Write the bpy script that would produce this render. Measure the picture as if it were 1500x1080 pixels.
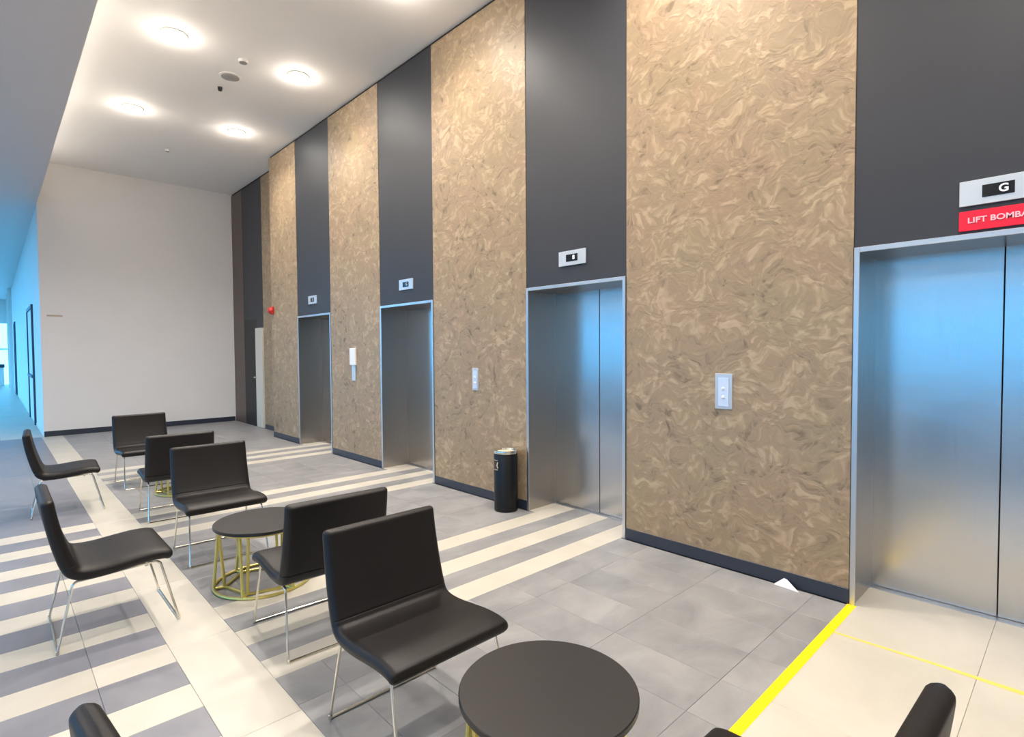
import bpy, bmesh, math, random
from mathutils import Vector, Matrix
random.seed(7)
S = bpy.context.scene
COL = S.collection
for o in list(bpy.data.objects):
    bpy.data.objects.remove(o)

# ------------------------------------------------------------------ camera
PAN, TILT, ROLL, F = 0.759909, -0.0322785, -0.00611215, 801.61
f = Vector((math.sin(PAN)*math.cos(TILT), math.cos(PAN)*math.cos(TILT), math.sin(TILT)))
r0 = Vector((math.cos(PAN), -math.sin(PAN), 0)); u0 = r0.cross(f)
rr = math.cos(ROLL)*r0 + math.sin(ROLL)*u0
uu = -math.sin(ROLL)*r0 + math.cos(ROLL)*u0
cd = bpy.data.cameras.new('camera'); cam = bpy.data.objects.new('camera', cd); COL.objects.link(cam)
cd.sensor_fit = 'HORIZONTAL'; cd.sensor_width = 36; cd.lens = F/1500*36
cd.clip_start = 0.02; cd.clip_end = 300
m = Matrix((rr, uu, -f)).transposed().to_4x4(); m.translation = Vector((0, 0, 1.55))
cam.matrix_world = m
S.camera = cam

# ------------------------------------------------------------------ world, exposure, lights
S.view_settings.view_transform = 'Standard'; S.view_settings.look = 'None'
S.view_settings.gamma = 1; S.view_settings.use_curve_mapping = False
S.view_settings.exposure = 0.33
S.cycles.use_denoising = True
S.cycles.max_bounces = 10; S.cycles.diffuse_bounces = 5; S.cycles.glossy_bounces = 5
S.cycles.sample_clamp_indirect = 8
w = bpy.data.worlds.new('sky'); S.world = w; w.use_nodes = True
bg = w.node_tree.nodes['Background']
bg.inputs[0].default_value = (0.14, 0.54, 1.0, 1); bg.inputs[1].default_value = 5.6

def light(name, kind, loc, energy, color, rot=(0, 0, 0), **kw):
    d = bpy.data.lights.new(name, kind); d.energy = energy; d.color = color
    for k, v in kw.items():
        setattr(d, k, v)
    o = bpy.data.objects.new(name, d); o.location = loc; o.rotation_euler = rot; COL.objects.link(o)
    return o
PI = math.pi
def portal(name, loc, sx, sy, rot):
    o = light(name, 'AREA', loc, 1, (1, 1, 1), rot, shape='RECTANGLE', size=sx, size_y=sy)
    o.data.cycles.is_portal = True
# daylight comes in through the real window openings; portals only guide the sampling
portal('window_portal', (-4.95, 4.7, 1.75), 2.6, 17.0, (0, -PI/2, 0))
portal('corridor_portal', (-2.15, 25.5, 2.1), 3.8, 24.0, (0, -PI/2, 0))
E_COVE_FILL = 38
WARM = (1.0, 0.89, 0.77); NEUT = (1.0, 0.90, 0.78)
E_SPOT, E_GLOW, E_SOFFIT_FILL, E_LENS = 190, 4.5, 200, 70

# ------------------------------------------------------------------ materials
def srgb(r, g, b):
    c = lambda v: (v/255/12.92 if v/255 <= .04045 else ((v/255+.055)/1.055)**2.4)
    return (c(r), c(g), c(b), 1)
def newmat(name):
    m_ = bpy.data.materials.new(name); m_.use_nodes = True
    return m_, m_.node_tree.nodes, m_.node_tree.links, m_.node_tree.nodes['Principled BSDF']
def mat(name, color, rough=.5, metal=0., bump=0., bscale=40., var=0., vscale=3., emit=None, estr=0., spec=.5, coat=0.):
    m_, n, l, b = newmat(name)
    b.inputs['Base Color'].default_value = color; b.inputs['Roughness'].default_value = rough
    b.inputs['Metallic'].default_value = metal; b.inputs['Specular IOR Level'].default_value = spec
    b.inputs['Coat Weight'].default_value = coat
    if emit:
        b.inputs['Emission Color'].default_value = emit; b.inputs['Emission Strength'].default_value = estr
    g = n.new('ShaderNodeNewGeometry')
    if var:
        t = n.new('ShaderNodeTexNoise'); t.inputs['Scale'].default_value = vscale; t.inputs['Detail'].default_value = 6
        l.new(g.outputs['Position'], t.inputs['Vector'])
        mr = n.new('ShaderNodeMapRange'); mr.inputs['From Min'].default_value = .3; mr.inputs['From Max'].default_value = .7
        mr.inputs['To Min'].default_value = 1-var; mr.inputs['To Max'].default_value = 1+var
        l.new(t.outputs['Fac'], mr.inputs['Value'])
        mx = n.new('ShaderNodeVectorMath'); mx.operation = 'SCALE'; mx.inputs[0].default_value = color[:3]
        l.new(mr.outputs['Result'], mx.inputs['Scale']); l.new(mx.outputs[0], b.inputs['Base Color'])
    if bump:
        t = n.new('ShaderNodeTexNoise'); t.inputs['Scale'].default_value = bscale; t.inputs['Detail'].default_value = 4
        l.new(g.outputs['Position'], t.inputs['Vector'])
        bp = n.new('ShaderNodeBump'); bp.inputs['Strength'].default_value = bump; bp.inputs['Distance'].default_value = .01
        l.new(t.outputs['Fac'], bp.inputs['Height']); l.new(bp.outputs[0], b.inputs['Normal'])
    return m_

def tile_mat(name, c1, c2, rough, scale=2.2, stretch=(1, 1, 1), rnd=.06):
    """stone tile: cloudy streaks plus a small shade difference from piece to piece"""
    m_, n, l, b = newmat(name)
    g = n.new('ShaderNodeNewGeometry'); oi = n.new('ShaderNodeObjectInfo')
    mp = n.new('ShaderNodeMapping'); mp.inputs['Scale'].default_value = stretch
    l.new(g.outputs['Position'], mp.inputs['Vector'])
    t = n.new('ShaderNodeTexNoise'); t.noise_dimensions = '4D'
    t.inputs['Scale'].default_value = scale; t.inputs['Detail'].default_value = 8
    t.inputs['Roughness'].default_value = .6; t.inputs['Distortion'].default_value = .8
    l.new(mp.outputs[0], t.inputs['Vector'])
    ws = n.new('ShaderNodeMath'); ws.operation = 'MULTIPLY'; ws.inputs[1].default_value = 3.
    l.new(oi.outputs['Random'], ws.inputs[0]); l.new(ws.outputs[0], t.inputs['W'])
    cr = n.new('ShaderNodeValToRGB'); cr.color_ramp.elements[0].position = .32; cr.color_ramp.elements[1].position = .68
    cr.color_ramp.elements[0].color = c1; cr.color_ramp.elements[1].color = c2
    l.new(t.outputs['Fac'], cr.inputs[0])
    mr = n.new('ShaderNodeMapRange'); mr.inputs['To Min'].default_value = 1-rnd; mr.inputs['To Max'].default_value = 1+rnd
    l.new(oi.outputs['Random'], mr.inputs['Value'])
    mx = n.new('ShaderNodeVectorMath'); mx.operation = 'SCALE'
    l.new(cr.outputs[0], mx.inputs[0]); l.new(mr.outputs['Result'], mx.inputs['Scale'])
    l.new(mx.outputs[0], b.inputs['Base Color'])
    rm = n.new('ShaderNodeMapRange'); rm.inputs['To Min'].default_value = rough-.08; rm.inputs['To Max'].default_value = rough+.12
    l.new(t.outputs['Fac'], rm.inputs['Value']); l.new(rm.outputs['Result'], b.inputs['Roughness'])
    bp = n.new('ShaderNodeBump'); bp.inputs['Strength'].default_value = .12; bp.inputs['Distance'].default_value = .01
    l.new(t.outputs['Fac'], bp.inputs['Height']); l.new(bp.outputs[0], b.inputs['Normal'])
    return m_

def swirl_mat():
    """trowelled metallic plaster: short curling strokes in tan and brown"""
    m_, n, l, b = newmat('swirled_plaster')
    g = n.new('ShaderNodeNewGeometry')
    w1 = n.new('ShaderNodeTexNoise'); w1.inputs['Scale'].default_value = 3.4; w1.inputs['Detail'].default_value = 2
    l.new(g.outputs['Position'], w1.inputs['Vector'])
    sub = n.new('ShaderNodeVectorMath'); sub.operation = 'SUBTRACT'; sub.inputs[1].default_value = (.5, .5, .5)
    l.new(w1.outputs['Color'], sub.inputs[0])
    sc = n.new('ShaderNodeVectorMath'); sc.operation = 'SCALE'; sc.inputs['Scale'].default_value = .36
    l.new(sub.outputs[0], sc.inputs[0])
    ad = n.new('ShaderNodeVectorMath'); ad.operation = 'ADD'
    l.new(g.outputs['Position'], ad.inputs[0]); l.new(sc.outputs[0], ad.inputs[1])
    def ridge(scale, dist, off, det=2.):
        mp = n.new('ShaderNodeMapping'); mp.inputs['Location'].default_value = off
        l.new(ad.outputs[0], mp.inputs['Vector'])
        t = n.new('ShaderNodeTexNoise'); t.inputs['Scale'].default_value = scale; t.inputs['Detail'].default_value = det
        t.inputs['Distortion'].default_value = dist; t.inputs['Roughness'].default_value = .5
        l.new(mp.outputs[0], t.inputs['Vector'])
        return t.outputs['Fac']
    def math_(op, a, b_=None, v=None):
        q = n.new('ShaderNodeMath'); q.operation = op
        l.new(a, q.inputs[0])
        if b_ is not None: l.new(b_, q.inputs[1])
        if v is not None: q.inputs[1].default_value = v
        return q.outputs[0]
    A = ridge(6.5, .9, (0, 0, 0), 3.); B = ridge(15., .9, (5, 3, 1), 4.); Cc = ridge(1.0, .5, (9, 2, 4)); Hh = ridge(2.4, .6, (2, 8, 5))
    def cells(scale, off):
        mp = n.new('ShaderNodeMapping'); mp.inputs['Location'].default_value = off; mp.inputs['Scale'].default_value = (1, 1, 1.5)
        l.new(ad.outputs[0], mp.inputs['Vector'])
        t = n.new('ShaderNodeTexVoronoi'); t.feature = 'SMOOTH_F1'; t.inputs['Scale'].default_value = scale
        t.inputs['Smoothness'].default_value = .35
        l.new(mp.outputs[0], t.inputs['Vector'])
        sp = n.new('ShaderNodeSeparateColor'); l.new(t.outputs['Color'], sp.inputs[0]); return sp.outputs[0]
    V1 = cells(9.5, (0, 0, 0)); V2 = cells(20., (3, 3, 3))
    rb = math_('ABSOLUTE', math_('SUBTRACT', A, v=.5))
    s = math_('ADD', math_('MULTIPLY', V1, v=.24), math_('MULTIPLY', V2, v=.24))
    s = math_('ADD', s, math_('MULTIPLY', B, v=.66)); s = math_('ADD', s, math_('MULTIPLY', rb, v=-1.0))
    s = math_('ADD', s, math_('MULTIPLY', Cc, v=.35))
    cr = n.new('ShaderNodeValToRGB'); e = cr.color_ramp.elements
    e[0].position = .30; e[0].color = srgb(112, 94, 72); e[1].position = .92; e[1].color = srgb(176, 154, 126)
    k = e.new(.52); k.color = srgb(148, 128, 104)
    k = e.new(.72); k.color = srgb(154, 132, 105)
    l.new(s, cr.inputs[0])
    hr = n.new('ShaderNodeValToRGB'); he = hr.color_ramp.elements
    he[0].position = .36; he[0].color = (1.02, .985, .975, 1); he[1].position = .64; he[1].color = (.975, 1.0, .955, 1)
    l.new(Hh, hr.inputs[0])
    ml = n.new('ShaderNodeVectorMath'); ml.operation = 'MULTIPLY'
    l.new(cr.outputs[0], ml.inputs[0]); l.new(hr.outputs[0], ml.inputs[1]); l.new(ml.outputs[0], b.inputs['Base Color'])
    b.inputs['Roughness'].default_value = .48; b.inputs['Metallic'].default_value = .12
    bp = n.new('ShaderNodeBump'); bp.inputs['Strength'].default_value = .4; bp.inputs['Distance'].default_value = .008
    l.new(s, bp.inputs['Height']); l.new(bp.outputs[0], b.inputs['Normal'])
    return m_

def steel_mat(name, color, rough, wav=.05):
    m_, n, l, b = newmat(name)
    g = n.new('ShaderNodeNewGeometry')
    b.inputs['Base Color'].default_value = color; b.inputs['Metallic'].default_value = 1
    mp = n.new('ShaderNodeMapping'); mp.inputs['Scale'].default_value = (1.2, 1.2, 2.6)
    l.new(g.outputs['Position'], mp.inputs['Vector'])
    t = n.new('ShaderNodeTexNoise'); t.inputs['Scale'].default_value = 1.6; t.inputs['Detail'].default_value = 2
    l.new(mp.outputs[0], t.inputs['Vector'])
    bp = n.new('ShaderNodeBump'); bp.inputs['Strength'].default_value = wav; bp.inputs['Distance'].default_value = .03
    l.new(t.outputs['Fac'], bp.inputs['Height']); l.new(bp.outputs[0], b.inputs['Normal'])
    mp2 = n.new('ShaderNodeMapping'); mp2.inputs['Scale'].default_value = (260, 260, 2)
    l.new(g.outputs['Position'], mp2.inputs['Vector'])
    t2 = n.new('ShaderNodeTexNoise'); t2.inputs['Scale'].default_value = 1.; t2.inputs['Detail'].default_value = 3
    l.new(mp2.outputs[0], t2.inputs['Vector'])
    mr = n.new('ShaderNodeMapRange'); mr.inputs['To Min'].default_value = rough-.06; mr.inputs['To Max'].default_value = rough+.06
    l.new(t2.outputs['Fac'], mr.inputs['Value']); l.new(mr.outputs['Result'], b.inputs['Roughness'])
    return m_

M = {}
M['white'] = mat('white_paint', srgb(226, 222, 218), .6, var=.015, vscale=1.5)
M['ceiling'] = mat('ceiling_paint', srgb(244, 241, 236), .75, var=.01, vscale=.8)
M['soffit'] = mat('soffit_paint', srgb(216, 212, 212), .5)
M['black_wall'] = mat('charcoal_laminate', srgb(46, 48, 54), .5, var=.06, vscale=1.2, bump=.02, bscale=6)
M['brown_wall'] = mat('dark_brown_laminate', srgb(92, 76, 68), .45, var=.05)
M['plaster'] = swirl_mat()
M['steel'] = steel_mat('brushed_steel', srgb(196, 194, 192), .24)
M['steel_trim'] = mat('steel_trim', srgb(205, 206, 208), .35, 1.)
M['steel_jamb'] = steel_mat('jamb_steel', srgb(176, 170, 162), .3, .03)
M['chrome'] = mat('chrome', srgb(222, 218, 206), .18, 1.)
M['skirting'] = mat('dark_skirting', srgb(44, 50, 62), .35)
M['leather'] = mat('black_leather', srgb(17, 13, 14), .46, var=.08, bump=.05, bscale=160, spec=.38)
M['shadowgap'] = mat('shadow_gap', srgb(12, 12, 13), .8)
M['grey_tile'] = tile_mat('grey_stone_tile', srgb(122, 123, 126), srgb(152, 152, 153), .40, 2.8, (.7, 1.3, 1), rnd=.03)
M['dark_stripe'] = tile_mat('slate_stripe_tile', srgb(112, 113, 122), srgb(136, 136, 143), .36, 2.2, (1, .7, 1))
M['beige_tile'] = tile_mat('cream_stone_tile', srgb(184, 179, 167), srgb(200, 195, 184), .38, 1.6, rnd=.02)
M['grout'] = mat('grout', srgb(118, 117, 115), .8)
M['table_top'] = mat('black_table_laminate', srgb(33, 31, 32), .45, bump=.01)
M['table_edge'] = mat('black_edge', srgb(16, 15, 16), .4)
M['brass'] = mat('yellow_metal', srgb(206, 192, 112), .34, .75)
M['tape'] = mat('yellow_tape', srgb(250, 214, 0), .5)
M['tape_faded'] = mat('faded_yellow_tape', srgb(238, 204, 96), .55, var=.08)
M['bin'] = mat('bin_black', srgb(11, 11, 13), .4, spec=.35)
M['sand'] = mat('ash_sand', srgb(190, 184, 165), .8, bump=.4)
M['red'] = mat('red_sign', srgb(226, 12, 48), .4)
M['alarm_red'] = mat('alarm_red', srgb(196, 44, 36), .35)
M['sign_letter'] = mat('pink_white_letter', srgb(255, 190, 200), .5)
M['plate'] = mat('indicator_plate', srgb(205, 210, 214), .35, .6)
M['display'] = mat('display_glass', srgb(8, 10, 16), .2)
M['digit'] = mat('lit_digit', (.2, .2, .2, 1), .5, emit=(.92, .95, 1, 1), estr=.9)
M['digit_dim'] = mat('dim_digit', (.3, .33, .37, 1), .5, emit=(.6, .68, .75, 1), estr=.25)
M['button_plate'] = mat('button_plate', srgb(206, 202, 200), .3, .55)
M['button_face'] = mat('pale_blue_panel', srgb(190, 208, 232), .4)
M['white_plastic'] = mat('white_plastic', srgb(226, 226, 226), .4)
M['lens'] = mat('lamp_lens', (1, 1, 1, 1), .4, emit=(1, .97, .92, 1), estr=E_LENS)
M['cove'] = mat('cove_strip', (1, 1, 1, 1), .4, emit=(1, .95, .88, 1), estr=3)  # glow of the added ceiling fill strip
M['ring'] = mat('lamp_ring', srgb(225, 222, 216), .4)
M['grille'] = mat('grey_grille', srgb(150, 148, 144), .6)
M['black_plastic'] = mat('black_plastic', srgb(25, 25, 26), .4)
M['paper'] = mat('paper', srgb(205, 208, 212), .7)
M['tan'] = mat('tan_strip', srgb(190, 168, 146), .6)
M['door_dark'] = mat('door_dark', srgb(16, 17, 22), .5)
M['door_white'] = mat('door_white', srgb(206, 200, 186), .45)
M['alu'] = mat('window_aluminium', srgb(120, 124, 130), .4, .6)
M['frame_blue'] = mat('dark_door_frame', srgb(52, 74, 96), .45)
M['ground'] = mat('outside_paving', srgb(130, 130, 130), .9)
M['desk'] = mat('dark_desk', srgb(40, 52, 70), .5)
for gname, tint in (('glass', (.93, .96, .97, 1)), ('tinted_glass', (.66, .70, .72, 1))):
    gm, n_, l_, b_ = newmat('window_'+gname)
    n_.remove(b_); tr = n_.new('ShaderNodeBsdfTransparent'); gl = n_.new('ShaderNodeBsdfGlossy'); gl.inputs['Roughness'].default_value = .02
    tr.inputs[0].default_value = tint
    mxs = n_.new('ShaderNodeMixShader'); mxs.inputs[0].default_value = .06
    l_.new(tr.outputs[0], mxs.inputs[1]); l_.new(gl.outputs[0], mxs.inputs[2]); l_.new(mxs.outputs[0], n_['Material Output'].inputs[0])
    M[gname] = gm


# ------------------------------------------------------------------ mesh helpers
def link(name, me, parent=None, loc=None):
    o = bpy.data.objects.new(name, me); COL.objects.link(o)
    if parent: o.parent = parent
    if loc is not None: o.location = loc
    return o
def finish(name, bm, m_, parent=None, smooth=False, loc=None):
    bmesh.ops.recalc_face_normals(bm, faces=bm.faces)
    me = bpy.data.meshes.new(name); bm.to_mesh(me); bm.free()
    for k in (m_ if isinstance(m_, (list, tuple)) else [m_]): me.materials.append(k)
    if smooth:
        for p in me.polygons: p.use_smooth = True
        try: me.set_sharp_from_angle(angle=math.radians(42))
        except Exception: pass
    return link(name, me, parent, loc)
def bx(bm, lo, hi, bev=0., seg=1):
    vs = [bm.verts.new((x, y, z)) for x in (lo[0], hi[0]) for y in (lo[1], hi[1]) for z in (lo[2], hi[2])]
    fs = [(0, 1, 3, 2), (4, 6, 7, 5), (0, 4, 5, 1), (2, 3, 7, 6), (0, 2, 6, 4), (1, 5, 7, 3)]
    F_ = [bm.faces.new([vs[i] for i in q]) for q in fs]
    if bev:
        ed = set(e for q in F_ for e in q.edges)
        bmesh.ops.bevel(bm, geom=list(ed), offset=bev, segments=seg, affect='EDGES', profile=.5)
def box(name, lo, hi, m_, parent=None, bev=0., seg=1, smooth=False):
    """box whose origin is its own centre"""
    c = [(a+b)/2 for a, b in zip(lo, hi)]
    bm = bmesh.new(); bx(bm, [a-k for a, k in zip(lo, c)], [b-k for b, k in zip(hi, c)], bev, seg)
    return finish(name, bm, m_, parent, smooth, c)
def tube(bm, pts, r, seg=8, closed=False):
    pts = [Vector(p) for p in pts]; n = len(pts); rings = []
    prev = None
    for i, p in enumerate(pts):
        if closed: d = (pts[(i+1) % n]-pts[i-1])
        elif i == 0: d = pts[1]-p
        elif i == n-1: d = p-pts[i-1]
        else: d = (pts[i+1]-p).normalized()+(p-pts[i-1]).normalized()
        d.normalize()
        if prev is None:
            a = Vector((0, 0, 1)) if abs(d.z) < .9 else Vector((1, 0, 0))
            nx = d.cross(a).normalized()
        else:
            nx = (prev-d*prev.dot(d)).normalized()
        prev = nx; ny = d.cross(nx)
        rings.append([bm.verts.new(p+r*(math.cos(t)*nx+math.sin(t)*ny)) for t in [2*PI*k/seg for k in range(seg)]])
    m_ = n if closed else n-1
    for i in range(m_):
        a, b = rings[i], rings[(i+1) % n]
        for k in range(seg):
            bm.faces.new((a[k], a[(k+1) % seg], b[(k+1) % seg], b[k]))
    if not closed:
        bm.faces.new(rings[0][::-1]); bm.faces.new(rings[-1])
def lathe(bm, prof, seg=32, c=(0, 0, 0), cap=True):
    rings = []
    for (r, z) in prof:
        rings.append([bm.verts.new((c[0]+r*math.cos(2*PI*k/seg), c[1]+r*math.sin(2*PI*k/seg), c[2]+z)) for k in range(seg)])
    for a, b in zip(rings, rings[1:]):
        for k in range(seg):
            bm.faces.new((a[k], a[(k+1) % seg], b[(k+1) % seg], b[k]))
    if cap:
        bm.faces.new(rings[0][::-1]); bm.faces.new(rings[-1])
def fillet(pts, rad, n=5):
    pts = [Vector(p) for p in pts]; out = [pts[0]]
    for a, b, c in zip(pts, pts[1:], pts[2:]):
        u = (a-b); v = (c-b); k = min(rad, u.length*.45, v.length*.45)
        p0 = b+u.normalized()*k; p1 = b+v.normalized()*k
        for i in range(n+1):
            t = i/n; out.append((1-t)**2*p0+2*t*(1-t)*b+t*t*p1)
    out.append(pts[-1]); return out
def tag(o, label=None, cat=None, group=None, kind=None):
    if label: o['label'] = label
    if cat: o['category'] = cat
    if group: o['group'] = group
    if kind: o['kind'] = kind
    return o
def empty(name, loc, rz=0.):
    o = bpy.data.objects.new(name, None); o.location = loc; o.rotation_euler = (0, 0, rz)
    o.empty_display_size = .1; COL.objects.link(o); return o
def struct(o, label=None):
    o['kind'] = 'structure'
    if label: o['label'] = label
    return o

# ------------------------------------------------------------------ room dimensions (metres)
W = 3.74          # face of the lift wall
WD = 4.14         # plane of the lift doors
CZ = 5.10         # lobby ceiling
SZ = 4.31         # lower ceiling beside it
YF = 13.36        # far white wall
XS = 0.67         # corner where lower ceiling / corridor wall starts
WF = 4.0          # set-back wall after the last lift
YB = -4.5; XL = -5.0; XC = -2.2; YE = 38.0
LIFTS = [(-0.31, 0.97), (2.59, 3.73), (5.26, 6.46), (7.92, 9.15)]   # clear openings
YR = 10.32        # end of the projecting lift wall

# floor slab + tiles
floor = struct(box('floor', (XL-.2, YB-.2, -.14), (4.6, YE+.3, -.012), M['grout']), 'stone floor of grey tiles and cream stripes')
meshes = {}
def tile(x0, x1, y0, y1, mk):
    g = .0006
    key = (round(x1-x0, 3), round(y1-y0, 3), mk)
    if key not in meshes:
        bm = bmesh.new(); a = (x1-x0)/2-g; b = (y1-y0)/2-g
        lo = [bm.verts.new((sx*a, sy*b, -.012)) for sx, sy in ((-1, -1), (1, -1), (1, 1), (-1, 1))]
        mi = [bm.verts.new((sx*a, sy*b, -.0015)) for sx, sy in ((-1, -1), (1, -1), (1, 1), (-1, 1))]
        tp = [bm.verts.new((sx*(a-.0015), sy*(b-.0015), 0)) for sx, sy in ((-1, -1), (1, -1), (1, 1), (-1, 1))]
        bm.faces.new(tp)
        for p, q in ((lo, mi), (mi, tp)):
            for k in range(4): bm.faces.new((p[k], p[(k+1) % 4], q[(k+1) % 4], q[k]))
        me = bpy.data.meshes.new('tile'); bm.to_mesh(me); bm.free(); me.materials.append(M[mk]); meshes[key] = me
    o = bpy.data.objects.new('tile', meshes[key]); COL.objects.link(o); o.parent = floor
    o.location = ((x0+x1)/2, (y0+y1)/2, 0)
    return o
fixed = {}
def field(name, rects, mk):
    bm = bmesh.new()
    for (x0, x1, y0, y1) in rects:
        bx(bm, (x0+.0018, y0+.0018, -.012), (x1-.0018, y1-.0018, 0))
    o = finish(name, bm, M[mk], floor); o['kind'] = 'stuff'; return o
floor.location.z = floor.location.z   # slab keeps its own origin
off = Vector(floor.location)
# children are laid out in world numbers: give the floor an identity frame
for v in floor.data.vertices: v.co += off
floor.location = (0, 0, 0)

X0, X1 = 0.935, W-.005
SX0 = 0.635
bays = [(2.63, 3.63), (5.31, 6.31), (7.98, 8.98)]
LIFTC = 0.955     # cream landing in front of the nearest lift ends here
# right side stripes (five bars before each lift) and recess floors
for (a, b), (la, lb) in zip(bays, LIFTS[1:]):
    wd = (b-a)/5
    for i in range(5):
        mk = 'beige_tile' if i % 2 == 0 else 'grey_tile'
        y0, y1 = a+i*wd, a+(i+1)*wd
        xs = [X0, X0+1.07, X0+2.14, W-.0]
        for p, q in zip(xs, xs[1:]): tile(p, q, y0, y1, mk)
        tile(W, WD+.02, y0, y1, mk)
# recess slivers beside the bars
rects = []
for (a, b), (la, lb) in zip(bays, LIFTS[1:]):
    if a-la > .01: rects.append((W, WD+.02, la, a))
    if lb-b > .01: rects.append((W, WD+.02, b, lb))
field('recess_tiles', rects, 'beige_tile')
# grey tiles between the bays
cw = .32; xcols = []
x = 2.12-cw*4
while x < X1-.01:
    lo, hi = max(x, X0), min(x+cw, X1)
    if hi-lo > .02: xcols.append((lo, hi))
    x += cw
zones = [(LIFTC, bays[0][0]), (bays[0][1], bays[1][0]), (bays[1][1], bays[2][0]), (bays[2][1], YR)]
for (za, zb) in zones:
    y = 1.16-.6*10
    while y < zb:
        a, b = max(y, za), min(y+.6, zb)
        y += .6
        if b-a < .015: continue
        for (lo, hi) in xcols: tile(lo, hi, a, b, 'grey_tile')
far = []
y = YR
while y < YF-.01:
    for k in range(6):
        p = X0+k*.52; q = min(p+.52, WF-.005)
        if q-p > .02: far.append((p, q, y, min(y+.6, YF)))
    y += .6
for (p, q, a, b) in far: tile(p, q, a, b, 'grey_tile')
# cream landing at the nearest lift
for (p, q) in ((X0, 1.6), (1.6, 2.45), (2.45, 3.3), (3.3, 4.16)):
    for (a, b) in ((-.31, .33), (.33, LIFTC)):
        tile(p, q, a, b, 'beige_tile')
# long cream strip
y = 2.32-.96
strip = []
while y < YF:
    tile(SX0, X0, y, min(y+.96, YF), 'beige_tile'); y += .96
# left-hand cream / slate stripes, the columns in view
pitch = .483
top = 6.25
rows = []
for i in range(11):
    y1 = top-i*pitch; rows.append((y1-.225, y1, 'beige_tile')); rows.append((y1-pitch, y1-.225, 'dark_stripe'))
for (a, b, mk) in rows:
    for (p, q) in ((.315, SX0), (-.325, .315)):
        tile(p, q, a, b, mk)
y = top
while y < YF-.01:
    for (p, q) in ((.315, SX0), (-.325, .315)): tile(p, q, y, min(y+.6, YF), 'dark_stripe')
    y += .6
# everything further off, joined
fb, fg = [], []
for (a, b, mk) in rows:
    for k in range(7):
        (fb if mk == 'beige_tile' else fg).append((-.325-(k+1)*.64, -.325-k*.64, a, b))
y = top
while y < YF:
    for k in range(7): fg.append((-.325-(k+1)*.64, -.325-k*.64, y, min(y+.6, YF)))
    y += .6
y = YF
while y < YE:
    for k in range(5):
        fb.append((XS-(k+1)*.6, XS-k*.6, y, min(y+1.2, YE)))
    y += 1.2
y = top-11*pitch
while y > YB:
    for k in range(9): fg.append((XS-.035-(k+1)*.62, XS-.035-k*.62, max(y-.6, YB), y))
    y -= .6
for k in range(5):
    fb.append((SX0, X0, 1.36-(k+1)*.96, 1.36-k*.96))
for i in range(7):
    for k in range(6): fg.append((X0+k*.55, min(X0+(k+1)*.55, W), -.31-(i+1)*.6, -.31-i*.6))
field('distant_cream_tiles', fb, 'beige_tile'); field('distant_grey_tiles', fg, 'dark_stripe')

# ------------------------------------------------------------------ lift wall
wr = struct(box('wall_right', (WD+.06, YB, 0), (WD+.3, YR, CZ), M['shadowgap']), 'lift wall of tan swirled plaster and charcoal bands')
def wchild(name, lo, hi, m_, bev=0.):
    o = box(name, lo, hi, m_, wr, bev); o.location = Vector(o.location)-Vector(wr.location); return o
TOP = CZ-.045
openings = [(-3.15, -1.93)]+LIFTS
edges = [YB]+[v for p in openings for v in p]+[YR]
for i in range(0, len(edges), 2):
    a, b = edges[i], edges[i+1]
    wchild('plaster_panel', (W, a+.004, .09), (WD+.06, b-.004, TOP), M['plaster'], .002)
for (a, b) in openings:
    wchild('charcoal_panel', (W+.006, a-.001, 2.15), (WD+.06, b+.001, TOP), M['black_wall'])
o = box('trim_1', (W+.03, YB, TOP), (WD+.06, YR, CZ), M['shadowgap']); struct(o, 'black shadow gap between ceiling and lift wall')
# skirting boards
for i in range(0, len(edges), 2):
    a, b = edges[i], edges[i+1]
    o = struct(box('baseboard_right', (W-.006, a+.002, 0), (W+.05, b-.002, .092), M['skirting'], None, .002), 'dark skirting along the foot of the lift wall')
# lift entrances
for idx, (a, b) in enumerate(openings):
    d = empty('door_%d' % (idx+1), (WD, (a+b)/2, 0)); struct(d, 'brushed steel lift doors in a deep steel frame')
    def dc(name, lo, hi, m_, bev=0.):
        o = box(name, lo, hi, m_, d, bev); o.location = Vector(o.location)-Vector(d.location); return o
    mid = (a+b)/2
    dc('door_leaf', (WD, a+.0, .008), (WD+.03, mid-.002, 2.13), M['steel'], .002)
    dc('door_leaf', (WD-.004, mid+.002, .008), (WD+.026, b-.0, 2.13), M['steel'], .002)
    dc('sill', (WD-.05, a+.02, 0), (WD+.03, b-.02, .006), M['steel_trim'])
    dc('jamb', (W-.004, a, 0), (WD+.02, a+.022, 2.15), M['steel_jamb'])
    dc('jamb', (W-.004, b-.022, 0), (WD+.02, b, 2.15), M['steel_jamb'])
    dc('lintel', (W-.004, a+.022, 2.12), (WD+.02, b-.022, 2.15), M['steel_jamb'])
    t = .03
    dc('frame_edge', (W-.008, a+.001, 0), (W-.001, a+t, 2.15), M['steel_trim'], .002)
    dc('frame_edge', (W-.008, b-t, 0), (W-.001, b-.001, 2.15), M['steel_trim'], .002)
    dc('frame_edge', (W-.008, a+t, 2.15-t), (W-.001, b-t, 2.15), M['steel_trim'], .002)

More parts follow.
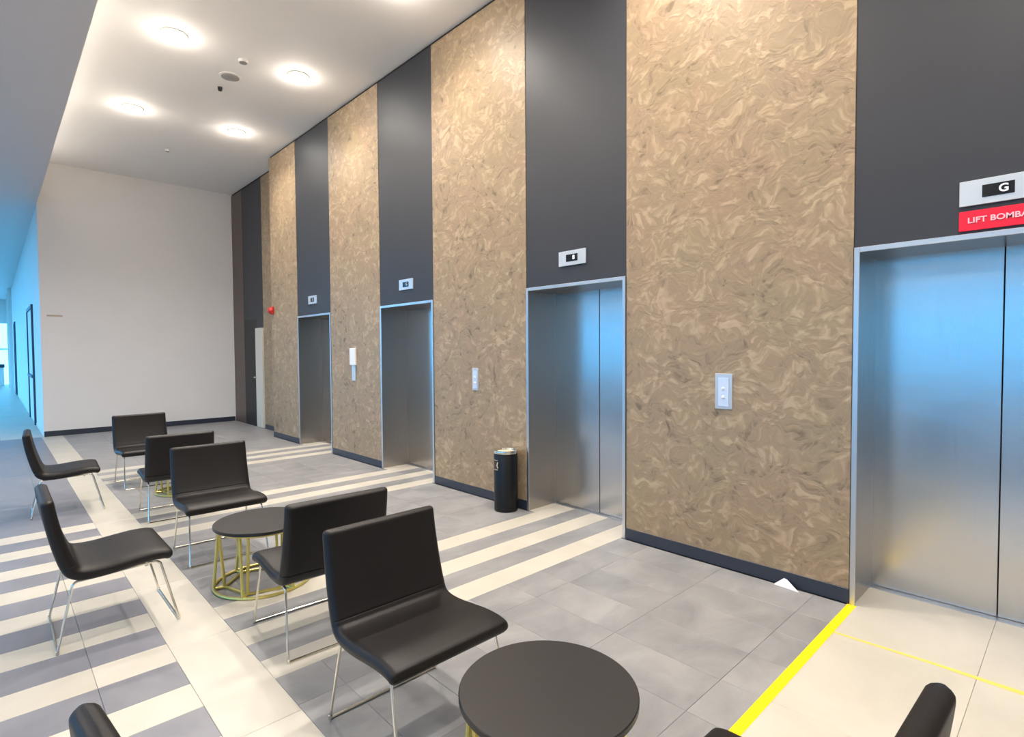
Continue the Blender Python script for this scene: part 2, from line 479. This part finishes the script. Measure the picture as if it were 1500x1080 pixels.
# set-back wall beyond the last lift
we = struct(box('wall_setback', (WF+.02, YR-.1, 0), (WF+.4, YF+.3, CZ), M['shadowgap']), 'recessed end of the lift wall in brown and charcoal')
def wc2(name, lo, hi, m_, bev=0.):
    o = box(name, lo, hi, m_, we, bev); o.location = Vector(o.location)-Vector(we.location); return o
wc2('plaster_panel', (WF, YR-.05, .09), (WF+.02, 11.5, TOP), M['plaster'])
wc2('charcoal_panel', (WF+.004, 11.5, 2.25), (WF+.02, 12.66, TOP), M['black_wall'])
wc2('brown_panel', (WF, 12.66, .0), (WF+.02, YF, TOP), M['brown_wall'])
struct(box('baseboard_setback', (WF-.012, YR, 0), (WF+.02, 11.48, .092), M['skirting']), 'dark skirting beside the service door')
d = struct(empty('door_6', (WF, 12.08, 0)), 'white service door standing ajar on a dark room')
def dc(name, lo, hi, m_):
    o = box(name, lo, hi, m_, d); o.location = Vector(o.location)-Vector(d.location); return o
dc('dark_opening', (WF+.002, 11.9, 0), (WF+.018, 12.66, 2.25), M['door_dark'])  # flat dark sheet, its colour stands in for the unlit room behind
dc('door_leaf', (WF-.03, 11.52, .01), (WF+.012, 11.9, 2.05), M['door_white'])
dc('lintel', (WF+.002, 11.5, 2.05), (WF+.018, 11.9, 2.25), M['black_wall'])
hb = dc('handle', (WF-.08, 11.86, 1.02), (WF-.03, 11.885, 1.05), M['chrome'])

# far white wall, corridor, ceilings
struct(box('wall_far', (XS, YF, 0), (WF+.4, YF+.2, CZ), M['white']), 'plain white end wall of the lobby')
struct(box('baseboard_far', (XS+.002, YF-.012, 0), (WF-.014, YF, .10), M['skirting']), 'dark skirting along the white end wall')
struct(box('wall_corridor', (XS, YF+.2, 0), (XS+.2, YE, SZ), M['white']), 'white corridor wall washed in blue daylight')
struct(box('baseboard_corridor', (XS-.006, YF+.01, 0), (XS, YE, .05), M['white']), 'low white skirting of the corridor')
struct(box('ceiling', (XS, YB, CZ), (WF+.4, YF+.2, CZ+.2), M['ceiling']), 'white lobby ceiling with round downlights')
struct(box('ceiling_lower', (XL-.2, YB, SZ), (XS, YE+.2, SZ+.2), M['soffit']), 'lower ceiling along the left side')
struct(box('trim_2', (XS-.02, YB, SZ+.2), (XS, YF+.2, CZ+.2), M['white']), 'upstand between the two ceiling levels')
struct(box('wall_back', (XL-.2, YB-.2, 0), (WF+.4, YB, CZ+.2), M['white']), 'white wall behind the seating')
struct(box('ground', (-60, -60, -.6), (XL-.25, 100, -.45), M['ground']), 'outside paving')

def glazing(tagname, x, y0, y1, z0, z1, zc, nbay, label, mid=None):
    """window wall at x: solid below z0 and above z1, glazed bays between"""
    wl = struct(box('wall_'+tagname, (x-.2, y0, 0), (x, y1, z0), M['white']), label)
    struct(box('wall_'+tagname+'_upper', (x-.2, y0, z1), (x, y1, zc), M['white']), label+', above the glass')
    wn = struct(empty('window_'+{'left': '1', 'corridor_side': '2'}[tagname], (x-.1, (y0+y1)/2, z0)), 'long aluminium framed window')
    for k in range(nbay+1):
        yy = y0+(y1-y0)*k/nbay
        o = box('mullion', (x-.15, yy-.03, z0), (x-.05, yy+.03, z1), M['alu'], wn); o.location = Vector(o.location)-wn.location
    for k in range(nbay):
        ya = y0+(y1-y0)*k/nbay+.03; yb = y0+(y1-y0)*(k+1)/nbay-.03
        o = box('pane', (x-.11, ya, z0), (x-.10, yb, z1), M['tinted_glass' if tagname == 'left' else 'glass'], wn); o.location = Vector(o.location)-wn.location
        if mid:
            o = box('transom', (x-.14, ya, mid-.03), (x-.06, yb, mid+.03), M['alu'], wn); o.location = Vector(o.location)-wn.location
glazing('left', XL, YB, YF, .5, 2.9, SZ, 12, 'window wall on the left side of the lobby', 1.05)
glazing('corridor_side', XC, YF+.2, YE, .15, 4.1, SZ, 14, 'window wall of the corridor')
struct(box('wall_return', (XL-.2, YF, 0), (XC, YF+.2, SZ), M['white']), 'short wall where the corridor narrows')
# corridor end with a glazed door
struct(box('wall_corridor_end', (XC, YE, 0), (-.35, YE+.15, SZ), M['white']), 'corridor end wall')
struct(box('wall_corridor_end_upper', (-.35, YE, 3.1), (XS+.2, YE+.15, SZ), M['white']), 'corridor end wall over the door')
e = struct(empty('door_7', (.16, YE, 0)), 'glazed door at the far end of the corridor')
for lo, hi, nm, mm in (((-.35, YE+.02, 0), (-.29, YE+.1, 3.1), 'frame', 'white_plastic'), ((.61, YE+.02, 0), (.67, YE+.1, 3.1), 'frame', 'white_plastic'),
                       ((.12, YE+.02, 0), (.18, YE+.1, 3.1), 'mullion', 'white_plastic'), ((-.29, YE+.02, 1.75), (.61, YE+.1, 1.84), 'rail', 'white_plastic'),
                       ((-.29, YE+.05, 0), (.61, YE+.06, 3.1), 'pane', 'glass')):
    o = box(nm, lo, hi, M[mm], e); o.location = Vector(o.location)-e.location
# pilasters and doors along the corridor
for k, yy in enumerate((31.5, 34.2)):
    struct(box('trim_%d' % (3+k), (XS-.12, yy, 0), (XS, yy+.5, SZ), M['white']), 'white pilaster on the corridor wall')
def corr_door(n, y0, y1, h, mid):
    e = struct(empty('door_%d' % n, (XS, (y0+y1)/2, 0)), 'flush corridor door in a dark frame')
    def q(nm, lo, hi, mm):
        o = box(nm, lo, hi, mm, e); o.location = Vector(o.location)-e.location
    q('frame', (XS-.035, y0, 0), (XS, y0+.09, h), M['frame_blue'])
    q('frame', (XS-.035, y1-.09, 0), (XS, y1, h), M['frame_blue'])
    q('frame', (XS-.035, y0+.09, h-.07), (XS, y1-.09, h), M['frame_blue'])
    q('door_leaf', (XS-.012, y0+.1, .01), (XS, y1-.1, h-.08), M['white'])
    if mid: q('push_bar', (XS-.05, y0+.15, mid), (XS-.012, y1-.15, mid+.06), M['frame_blue'])
corr_door(8, 15.7, 17.9, 2.62, 1.02)
corr_door(9, 27.5, 28.7, 2.75, None)
t = tag(empty('counter', (.1, 36.9, 0)), 'pale counter with a dark top far down the blue corridor', 'counter')
o = box('body', (-.3, 36.6, 0), (.42, 37.2, .88), M['white'], t); o.location = Vector(o.location)-t.location
o = box('counter_top', (-.33, 36.55, .88), (.45, 37.2, 1.04), M['desk'], t, .01); o.location = Vector(o.location)-t.location

# ------------------------------------------------------------------ ceiling fittings
def downlight(x, y, z=CZ, e=E_SPOT, label='', color=WARM, group='round ceiling downlights', size=2.5):
    t = tag(empty('ceiling_light', (x, y, z)), label, 'light', group)
    bm = bmesh.new(); lathe(bm, [(.110, -.001), (.134, -.001), (.136, -.010), (.122, -.016), (.112, -.012)], 32, cap=False)
    for i in range(0): pass
    finish('ring', bm, M['ring'], t, True)
    bm = bmesh.new()
    lathe(bm, [(.112, -.008), (.106, -.022), (.08, -.036), (.04, -.044), (.004, -.046)], 28)
    finish('lens', bm, M['lens'], t, True)
    l_ = light('downlight_beam', 'SPOT', (0, 0, -.06), e, color, spot_size=size, spot_blend=.9, shadow_soft_size=.07)
    l_.parent = t
    g_ = light('downlight_glow', 'POINT', (0, 0, -.16), e/E_SPOT*E_GLOW, color, shadow_soft_size=.1)
    g_.parent = t
    return t
XR = (1.57, 2.95)
pos = [(1.57, 7.08, 'bright round downlight nearest the low ceiling edge, the topmost one left of centre'),
       (2.95, 7.06, 'bright round downlight in the row nearest the lifts, the rightmost one fully in view'),
       (1.57, 9.58, 'bright round downlight over the farthest seating, the leftmost one in view'),
       (2.95, 9.5, 'bright round downlight closest to the notch in the lift wall')]
for x, y, lb in pos: downlight(x, y, label=lb)
for y in (4.65, 2.25, -.15, -2.6):
    for x in XR:
        if y < 4 and x < 2 and y < -1: continue
        downlight(x, y, label='round downlight %s %s' % ('in the lift-side row,' if x > 2 else 'in the left row,',
                  {4.65: 'third from the notch in the lift wall', 2.25: 'fourth from the notch in the lift wall', -.15: 'above the nearest steel lift doors', -2.6: 'behind the nearest lift'}[y]))
for y in (11.9,):
    pass
for y, lb in ((10.5, 'nearest the blue corridor'), (7.5, 'second from the blue corridor'), (4.5, 'in the middle of its row'), (1.5, 'left of the camera'), (-1.5, 'nearest the back wall')):
    downlight(-2.4, y, SZ, E_SOFFIT_FILL, 'downlight in the lower left ceiling, '+lb, NEUT, 'downlights of the lower ceiling', 3.0)  # unseen lamps added as neutral fill for the lobby
# unseen cove strip added behind the lower ceiling edge to brighten the high ceiling
t = tag(empty('cove_light', (XS+.03, 4.2, SZ+.22)), 'hidden cove strip light along the edge of the lower ceiling', 'light')
o = box('housing', (XS+.0, YB+.3, SZ+.14), (XS+.04, YF-.3, SZ+.20), M['white'], t); o.location = Vector(o.location)-t.location
o = box('strip', (XS+.01, YB+.3, SZ+.20), (XS+.035, YF-.3, SZ+.212), M['cove'], t); o.location = Vector(o.location)-t.location
cv = light('cove_beam', 'AREA', (.03, 0, .02), E_COVE_FILL, (1, .95, .88), (0, PI-1.0, 0), shape='RECTANGLE', size=.04, size_y=17.); cv.parent = t
def disc(name, x, y, r, h, mm, label, cat):
    t = tag(empty(name, (x, y, CZ)), label, cat)
    bm = bmesh.new(); lathe(bm, [(r*1.0, 0), (r, -h*.5), (r*.86, -h)], 28); finish('rim', bm, M['ring'] if mm != 'black_plastic' else M[mm], t, True)
    bm = bmesh.new(); lathe(bm, [(r*.84, -h*.8), (r*.80, -h*1.15), (r*.3, -h*1.3)], 28); finish('grille', bm, M[mm], t, True)
disc('ceiling_speaker', 2.32, 7.67, .13, .012, 'grille', 'flat grey round ceiling speaker between the downlights', 'speaker')
disc('smoke_detector', 2.31, 7.14, .055, .03, 'grille', 'small pale smoke detector just above the round speaker', 'detector')
disc('sprinkler_head', 2.31, 8.07, .028, .04, 'black_plastic', 'tiny black sprinkler head just below the round speaker', 'sprinkler')
disc('sprinkler_head', 2.32, 11.15, .035, .03, 'grille', 'tiny grey sprinkler head near the far white wall', 'sprinkler')

# ------------------------------------------------------------------ lettering
def text_mesh(name, s, size, m_, parent, loc, bold=.0, width=None):
    """flat letters standing on the lift wall, reading towards -x"""
    cu = bpy.data.curves.new(name, 'FONT'); cu.body = s; cu.size = size; cu.align_x = 'CENTER'; cu.align_y = 'CENTER'
    cu.extrude = .0008; cu.offset = bold
    o = bpy.data.objects.new(name, cu); COL.objects.link(o)
    dg = bpy.context.evaluated_depsgraph_get(); me = bpy.data.meshes.new_from_object(o.evaluated_get(dg))
    bpy.data.objects.remove(o)
    me.materials.clear(); me.materials.append(m_)
    if width:
        xs = [v.co.x for v in me.vertices]; k = width/(max(xs)-min(xs)); c = (max(xs)+min(xs))/2
        for v in me.vertices: v.co.x = (v.co.x-c)*k
    o = link(name, me, parent, loc)
    o.rotation_euler = (PI/2, 0, -PI/2)
    return o
def wallbox(name, t, ya, yb, za, zb, x0, x1, mm, bev=.0):
    o = box(name, (x0, ya, za), (x1, yb, zb), M[mm], t, bev); o.location = Vector(o.location)-t.location; return o
def indicator(yc, wpl, hpl, wdisp, hdisp, s, zc, label, dim='digit', sz=.045):
    t = tag(empty('floor_indicator', (W+.006, yc, zc)), label, 'sign', None)
    wallbox('plate', t, yc-wpl/2, yc+wpl/2, zc-hpl/2, zc+hpl/2, W-.006, W+.006, 'plate', .002)
    wallbox('display', t, yc-wdisp/2, yc+wdisp/2, zc-hdisp/2, zc+hdisp/2, W-.0085, W-.0055, 'display')
    o = text_mesh('digit', s, sz, M[dim], t, (-.0155, -wdisp*.17, 0), .0012)
    return t
indicator(.33, .31, .13, .125, .062, 'G', 2.36, 'steel floor indicator reading G above the nearest lift and red sign', sz=.055)
indicator(3.155, .31, .13, .13, .062, '8', 2.37, 'steel floor indicator above the second lift from the right', sz=.052)
indicator(5.83, .31, .13, .13, .062, 'G', 2.38, 'steel floor indicator above the third lift from the right', 'digit_dim', sz=.052)
indicator(8.55, .31, .13, .13, .062, 'G', 2.385, 'steel floor indicator above the farthest lift', 'digit_dim', sz=.052)
t = tag(empty('lift_sign', (W+.006, .33, 2.217)), 'red sign lettered LIFT BOMBA under the nearest floor indicator', 'sign')
wallbox('sign_plate', t, .175, .485, 2.165, 2.268, W-.004, W+.006, 'red', .002)
text_mesh('lettering', 'LIFT BOMBA', .040, M['sign_letter'], t, (-.0115, 0, 0), .0008, .235)

# call buttons
def callpanel(y, za, zb, wd, label):
    t = tag(empty('call_panel', (W, y, (za+zb)/2)), label, 'panel')
    wallbox('plate', t, y-wd/2, y+wd/2, za, zb, W-.008, W, 'button_plate', .002)
    wallbox('face', t, y-wd*.3, y+wd*.3, za+.02, zb-.03, W-.012, W-.008, 'button_face', .001)
    for dz in (.03, -.03):
        bm = bmesh.new(); lathe(bm, [(.012, 0), (.012, .003), (.009, .005)], 16)
        o = finish('button', bm, M['white_plastic'], t, True); o.rotation_euler = (0, -PI/2, 0); o.location = (-.012, 0, dz-.01)
callpanel(1.765, 1.13, 1.38, .125, 'pale blue faced lift call panel on the widest plaster panel at right')
callpanel(4.5, 1.13, 1.37, .10, 'narrow steel lift call panel on plaster above the litter bin')
t = tag(empty('call_panel', (W, 7.2, 1.36)), 'tall white card box over a steel call panel between the two farthest lifts', 'panel')
wallbox('card_box', t, 7.12, 7.28, 1.36, 1.60, W-.03, W, 'white_plastic', .004)
wallbox('plate', t, 7.15, 7.255, 1.14, 1.36, W-.01, W, 'button_plate', .002)
# red fire alarm bell
t = tag(empty('fire_alarm', (W, 10.27, 2.31)), 'small red fire alarm sounder at the end of the plaster wall', 'alarm')
wallbox('base', t, 10.20, 10.34-.03, 2.24, 2.38, W-.03, W, 'alarm_red', .006)
bm = bmesh.new(); lathe(bm, [(.062, 0), (.06, .03), (.04, .055), (.012, .062)], 24)
o = finish('bell', bm, M['alarm_red'], t, True); o.rotation_euler = (0, -PI/2, 0); o.location = (-.028, -.02, 0)
# little tan strip on the white wall
t = tag(box('wall_marker', (.76, YF-.006, 2.245), (.99, YF, 2.275), M['tan'], None, .002), 'thin tan strip fixed to the white end wall', 'strip')

# ------------------------------------------------------------------ tape and scrap on the floor
bm = bmesh.new(); bx(bm, (.94, .93, .0003), (W-.01, .978, .0012))
tag(finish('floor_tape', bm, M['tape']), 'bright yellow tape line from lift corner across the floor', 'tape')
bm = bmesh.new()
pts = [(3.30, .93), (3.315, .5), (3.31, .1), (3.33, -.3)]; wd_ = [.009, .012, .02, .03]
top_ = []
for (x, y), q in zip(pts, wd_):
    top_.append((bm.verts.new((x-q, y, .0009)), bm.verts.new((x+q, y, .0009))))
for a, b in zip(top_, top_[1:]): bm.faces.new((a[0], a[1], b[1], b[0]))
r_ = bmesh.ops.extrude_face_region(bm, geom=list(bm.faces))
for v in r_['geom']:
    if isinstance(v, bmesh.types.BMVert): v.co.z -= .0006
tag(finish('floor_tape', bm, M['tape_faded']), 'thin faded yellow tape line on the cream landing', 'tape')
bm = bmesh.new()
v = [bm.verts.new(p) for p in ((W-.06, 1.235, .001), (W-.045, 1.40, .001), (W-.012, 1.345, .048), (W-.012, 1.325, .044))]
bm.faces.new(v)
r_ = bmesh.ops.extrude_face_region(bm, geom=list(bm.faces))
for q in r_['geom']:
    if isinstance(q, bmesh.types.BMVert): q.co += Vector((-.0012, 0, .0012))
tag(finish('paper_scrap', bm, M['paper']), 'torn white paper scrap leaning on the skirting near the nearest lift', 'paper')

# ------------------------------------------------------------------ litter bin
BX, BY = 3.60, 3.885
t = tag(empty('litter_bin', (BX, BY, 0)), 'black cylindrical litter bin with steel ashtray top beside the lift', 'bin')
R_ = .115
bm = bmesh.new(); lathe(bm, [(R_, .012), (R_, .56), (R_*.97, .565)], 48); finish('body', bm, M['bin'], t, True)
bm = bmesh.new(); lathe(bm, [(R_*.96, 0), (R_*.98, .004), (R_*.98, .014)], 48); finish('base_ring', bm, M['black_plastic'], t, True)
bm = bmesh.new(); lathe(bm, [(R_*.9, .56), (R_*1.03, .562), (R_*1.06, .575), (R_*1.03, .588), (R_*.92, .59), (R_*.86, .572), (R_*.5, .562)], 48)
ob = finish('ashtray', bm, M['chrome'], t, True)
bm = bmesh.new(); lathe(bm, [(R_*.84, .566), (R_*.7, .578), (R_*.3, .58)], 32); finish('sand', bm, M['sand'], ob, True)
bm = bmesh.new()
# opening flap on the side facing along the wall
seg = 8
a0 = math.radians(160); 
for i in range(seg):
    p = a0-.5+1.0*i/seg; q = a0-.5+1.0*(i+1)/seg
    quad = [bm.verts.new(((R_+.0015)*math.cos(k), (R_+.0015)*math.sin(k), z)) for k, z in ((p, .41), (q, .41), (q, .50), (p, .50))]
    bm.faces.new(quad)
bmesh.ops.remove_doubles(bm, verts=bm.verts, dist=1e-5)
finish('slot', bm, M['display'], t, True)
bm = bmesh.new()
for z0, z1 in ((.405, .415), (.495, .505)):
    lathe_pts = []
    tube(bm, [((R_+.003)*math.cos(a0-.5+1.0*k/8), (R_+.003)*math.sin(a0-.5+1.0*k/8), (z0+z1)/2) for k in range(9)], .004, 6)
tube(bm, [((R_+.006)*math.cos(a0+.5), (R_+.006)*math.sin(a0+.5), .43), ((R_+.018)*math.cos(a0+.5), (R_+.018)*math.sin(a0+.5), .455), ((R_+.006)*math.cos(a0+.5), (R_+.006)*math.sin(a0+.5), .485)], .008, 8)
finish('slot_frame', bm, M['chrome'], t, True)

# ------------------------------------------------------------------ chairs
def spline(pts, n):
    """Catmull-Rom through 2-D points"""
    P = [Vector(p) for p in pts]; P = [P[0]*2-P[1]]+P+[P[-1]*2-P[-2]]; out = []
    for i in range(1, len(P)-2):
        for k in range(n):
            t = k/n; a, b, c, d = P[i-1:i+3]
            out.append(.5*((2*b)+(c-a)*t+(2*a-5*b+4*c-d)*t*t+(3*b-a-3*c+d)*t**3))
    out.append(P[-2]); return out
def shell(name, prof, halfw, th, parent, cap0, cap1, bow=0.):
    """padded sheet following a side profile (y, z), rounded on all its edges"""
    cl = spline(prof, 5); n = len(cl); bm = bmesh.new(); rings = []
    # arclength
    L = [0]
    for a, b in zip(cl, cl[1:]): L.append(L[-1]+(b-a).length)
    tot = L[-1]; stations = []
    caps = [(0, .0), (.18, .55), (.5, .86), (1., 1.)]
    for i in range(n): stations.append((cl[i], (cl[min(i+1, n-1)]-cl[max(i-1, 0)]).normalized(), L[i]))
    def th_at(s): return th(s/tot)
    N = 28
    def ring(c, d, T, hw, sx, sn):
        nrm = Vector((-d[1], d[0])); vs = []
        rad = T/2
        # stadium-like section: flat faces, rounded ends
        sec = []
        k = N//4
        for j in range(k): sec.append((-hw+rad+(2*hw-2*rad)*j/(k-1), 1.))
        for j in range(1, k): a = PI/2-PI*j/k; sec.append((hw-rad+rad*math.cos(a), math.sin(a)))
        for j in range(k): sec.append((hw-rad-(2*hw-2*rad)*j/(k-1), -1.))
        for j in range(1, k): a = -PI/2-PI*j/k; sec.append((-hw+rad+rad*math.cos(a), math.sin(a)))
        for (x, q) in sec:
            u = x/hw
            off_ = bow*(u*u)
            vs.append(bm.verts.new((x*sx, c[0]+nrm[0]*(q*T/2*sn+off_), c[1]+nrm[1]*(q*T/2*sn+off_))))
        return vs
    for i, (c, d, s) in enumerate(stations):
        T = th_at(s)
        hw = halfw(s/tot)
        if i == 0:
            for t_ in (0, .15, .45, .8):
                k = math.sqrt(max(0, 1-(1-t_)**2)); e_ = cap0*(1-t_)
                rings.append(ring(c+d*(cap0-e_)-d*0, d, T, hw, 1-(1-k)*cap0*.9/hw, max(k, .12)))
            continue
        if i == n-1:
            for t_ in (.8, .45, .15, 0):
                k = math.sqrt(max(0, 1-(1-t_)**2)); e_ = cap1*(1-t_)
                rings.append(ring(c-d*(cap1-e_), d, T, hw, 1-(1-k)*cap1*.9/hw, max(k, .12)))
            continue
        if s < cap0*1.05 or s > tot-cap1*1.05: continue
        rings.append(ring(c, d, T, hw, 1, 1))
    for a, b in zip(rings, rings[1:]):
        m2 = len(a)
        for k in range(m2): bm.faces.new((a[k], a[(k+1) % m2], b[(k+1) % m2], b[k]))
    bm.faces.new(rings[0][::-1]); bm.faces.new(rings[-1])
    bmesh.ops.recalc_face_normals(bm, faces=bm.faces)
    me = bpy.data.meshes.new(name); bm.to_mesh(me); bm.free(); me.materials.append(M['leather'])
    for p in me.polygons: p.use_smooth = True
    o = link(name, me, parent)
    return o
HW = .284
def make_chair():
    t = empty('lounge_chair', (0, 0, 0))
    shell('backrest', [(-.300, .800), (-.293, .74), (-.278, .65), (-.258, .56), (-.236, .48), (-.220, .435)], lambda s: HW-.006+.006*s, lambda s: .056+.014*s, t, .018, .004)
    shell('seat', [(-.222, .438), (-.204, .408), (-.172, .390), (-.12, .384), (-.05, .386), (.04, .396), (.13, .404), (.20, .402), (.245, .388)], lambda s: HW, lambda s: .070-.012*s, t, .004, .02)
    r = .0065
    for s in (-1, 1):
        xr, xf = s*.250, s*.268
        bm = bmesh.new(); tube(bm, fillet([(xf, .268, .012), (xr, .185, .362), (xr, .13, .365)], .03), r); finish('leg', bm, M['chrome'], t, True)
        bm = bmesh.new(); tube(bm, fillet([(xf, -.278, .012), (xr, -.205, .352), (xr, -.15, .353)], .03), r); finish('leg', bm, M['chrome'], t, True)
        bm = bmesh.new(); tube(bm, [(xr, -.155, .353), (xr, .135, .365)], r); finish('seat_rail', bm, M['chrome'], t, True)
        for y in (-.14, .12):
            bm = bmesh.new(); lathe(bm, [(.009, .35), (.009, .376)], 10, (xr-s*.004, y, 0)); finish('spacer', bm, M['chrome'], t, True)
    for y in (.268, -.278):
        bm = bmesh.new(); tube(bm, [(-.268, y, .0065), (.268, y, .0065)], r); finish('floor_bar', bm, M['chrome'], t, True)
        for s in (-1, 1):
            bm = bmesh.new(); lathe(bm, [(.0075, .0), (.0085, .004), (.0085, .018), (.006, .02)], 10, (s*.268, y, 0)); finish('glide', bm, M['chrome'], t, True)
    bm = bmesh.new(); tube(bm, [(-.25, .0, .358), (.25, 0, .358)], r); finish('cross_bar', bm, M['chrome'], t, True)
    return t
def copy_tree(o, parent=None):
    c = o.copy(); COL.objects.link(c); c.parent = parent
    for ch in [q for q in bpy.data.objects if q.parent == o]: copy_tree(ch, c)
    return c
D = math.radians
spots = [
    (1.264, 1.896, D(180), 'large black leather chair at centre, seat facing the nearest round table'),
    (1.307, 2.981, D(-2), 'black leather chair seen from behind, between the two nearest tables'),
    (1.268, 4.669, D(178.5), 'black leather chair facing the camera behind the middle round table'),
    (1.270, 6.111, D(-2), 'black leather chair seen from behind, half hidden by the chair in front'),
    (1.309, 7.743, D(182), 'farthest black leather chair, standing before the white end wall'),
    (.520, 7.00, D(-93), 'black leather chair in side view at far left on the stripes'),
    (.482, 3.885, D(-90), 'black leather chair in side view at left beside the cream strip'),
    (.446, 1.236, D(-84), 'black leather chair cut off at the bottom left corner'),
    (1.268, .518, D(-2), 'black leather chair cut off at the bottom right corner'),
]
proto = make_chair(); kids = None
for i, (x, y, a, lb) in enumerate(spots):
    o = proto if i == 0 else copy_tree(proto)
    o.location = (x, y, 0); o.rotation_euler = (0, 0, a)
    tag(o, lb, 'chair', 'black lounge chairs around the low tables')

# ------------------------------------------------------------------ tables
def make_table():
    t = empty('side_table', (0, 0, 0)); H = .42; R = .30
    bm = bmesh.new(); lathe(bm, [(R-.006, H-.024), (R, H-.02), (R, H-.003), (R-.003, H)], 72)
    o = finish('table_top', bm, [M['table_top'], M['table_edge']], t, True)
    for p in o.data.polygons:
        if abs(p.normal.z) < .9: p.material_index = 1
    r = .0100; n = 6
    def P(k, R_, z, da=0.): a = 2*PI*k/n+da; return (R_*math.cos(a), R_*math.sin(a), z)
    bm = bmesh.new(); tube(bm, [P(k*n/48, R-.035, H-.032) for k in range(48)], r, 8, True); finish('upper_ring', bm, M['brass'], t, True)
    bm = bmesh.new(); tube(bm, [P(k*n/48, .300, r) for k in range(48)], r, 8, True); finish('lower_ring', bm, M['brass'], t, True)
    bm = bmesh.new(); tube(bm, [P(k+.5, .235, r) for k in range(n)], r, 8, True); finish('inner_ring', bm, M['brass'], t, True)
    for k in range(n):
        bm = bmesh.new()
        tube(bm, fillet([P(k+.5, .300, r, -.0), P(k+.5, R-.035, H-.04, -.10)], .01), r)
        tube(bm, fillet([P(k+.5, .235, r, .0), P(k+.5, R-.035, H-.04, .10)], .01), r)
        tube(bm, [P(k+.5, .235, r), P(k+.5, .305, r)], r)
        finish('leg', bm, M['brass'], t, True)
    return t
tp = make_table()
for i, (x, y, a, lb) in enumerate([(1.325, 1.228, .1, 'nearest low round table with black top and yellow wire base'),
                                   (1.300, 3.83, .3, 'middle low round table, black top partly hidden by a chair back'),
                                   (1.56, 6.98, .2, 'farthest low round table, only its yellow base showing under a chair')]):
    o = tp if i == 0 else copy_tree(tp)
    o.location = (x, y, 0); o.rotation_euler = (0, 0, a)
    tag(o, lb, 'table', 'low round side tables')
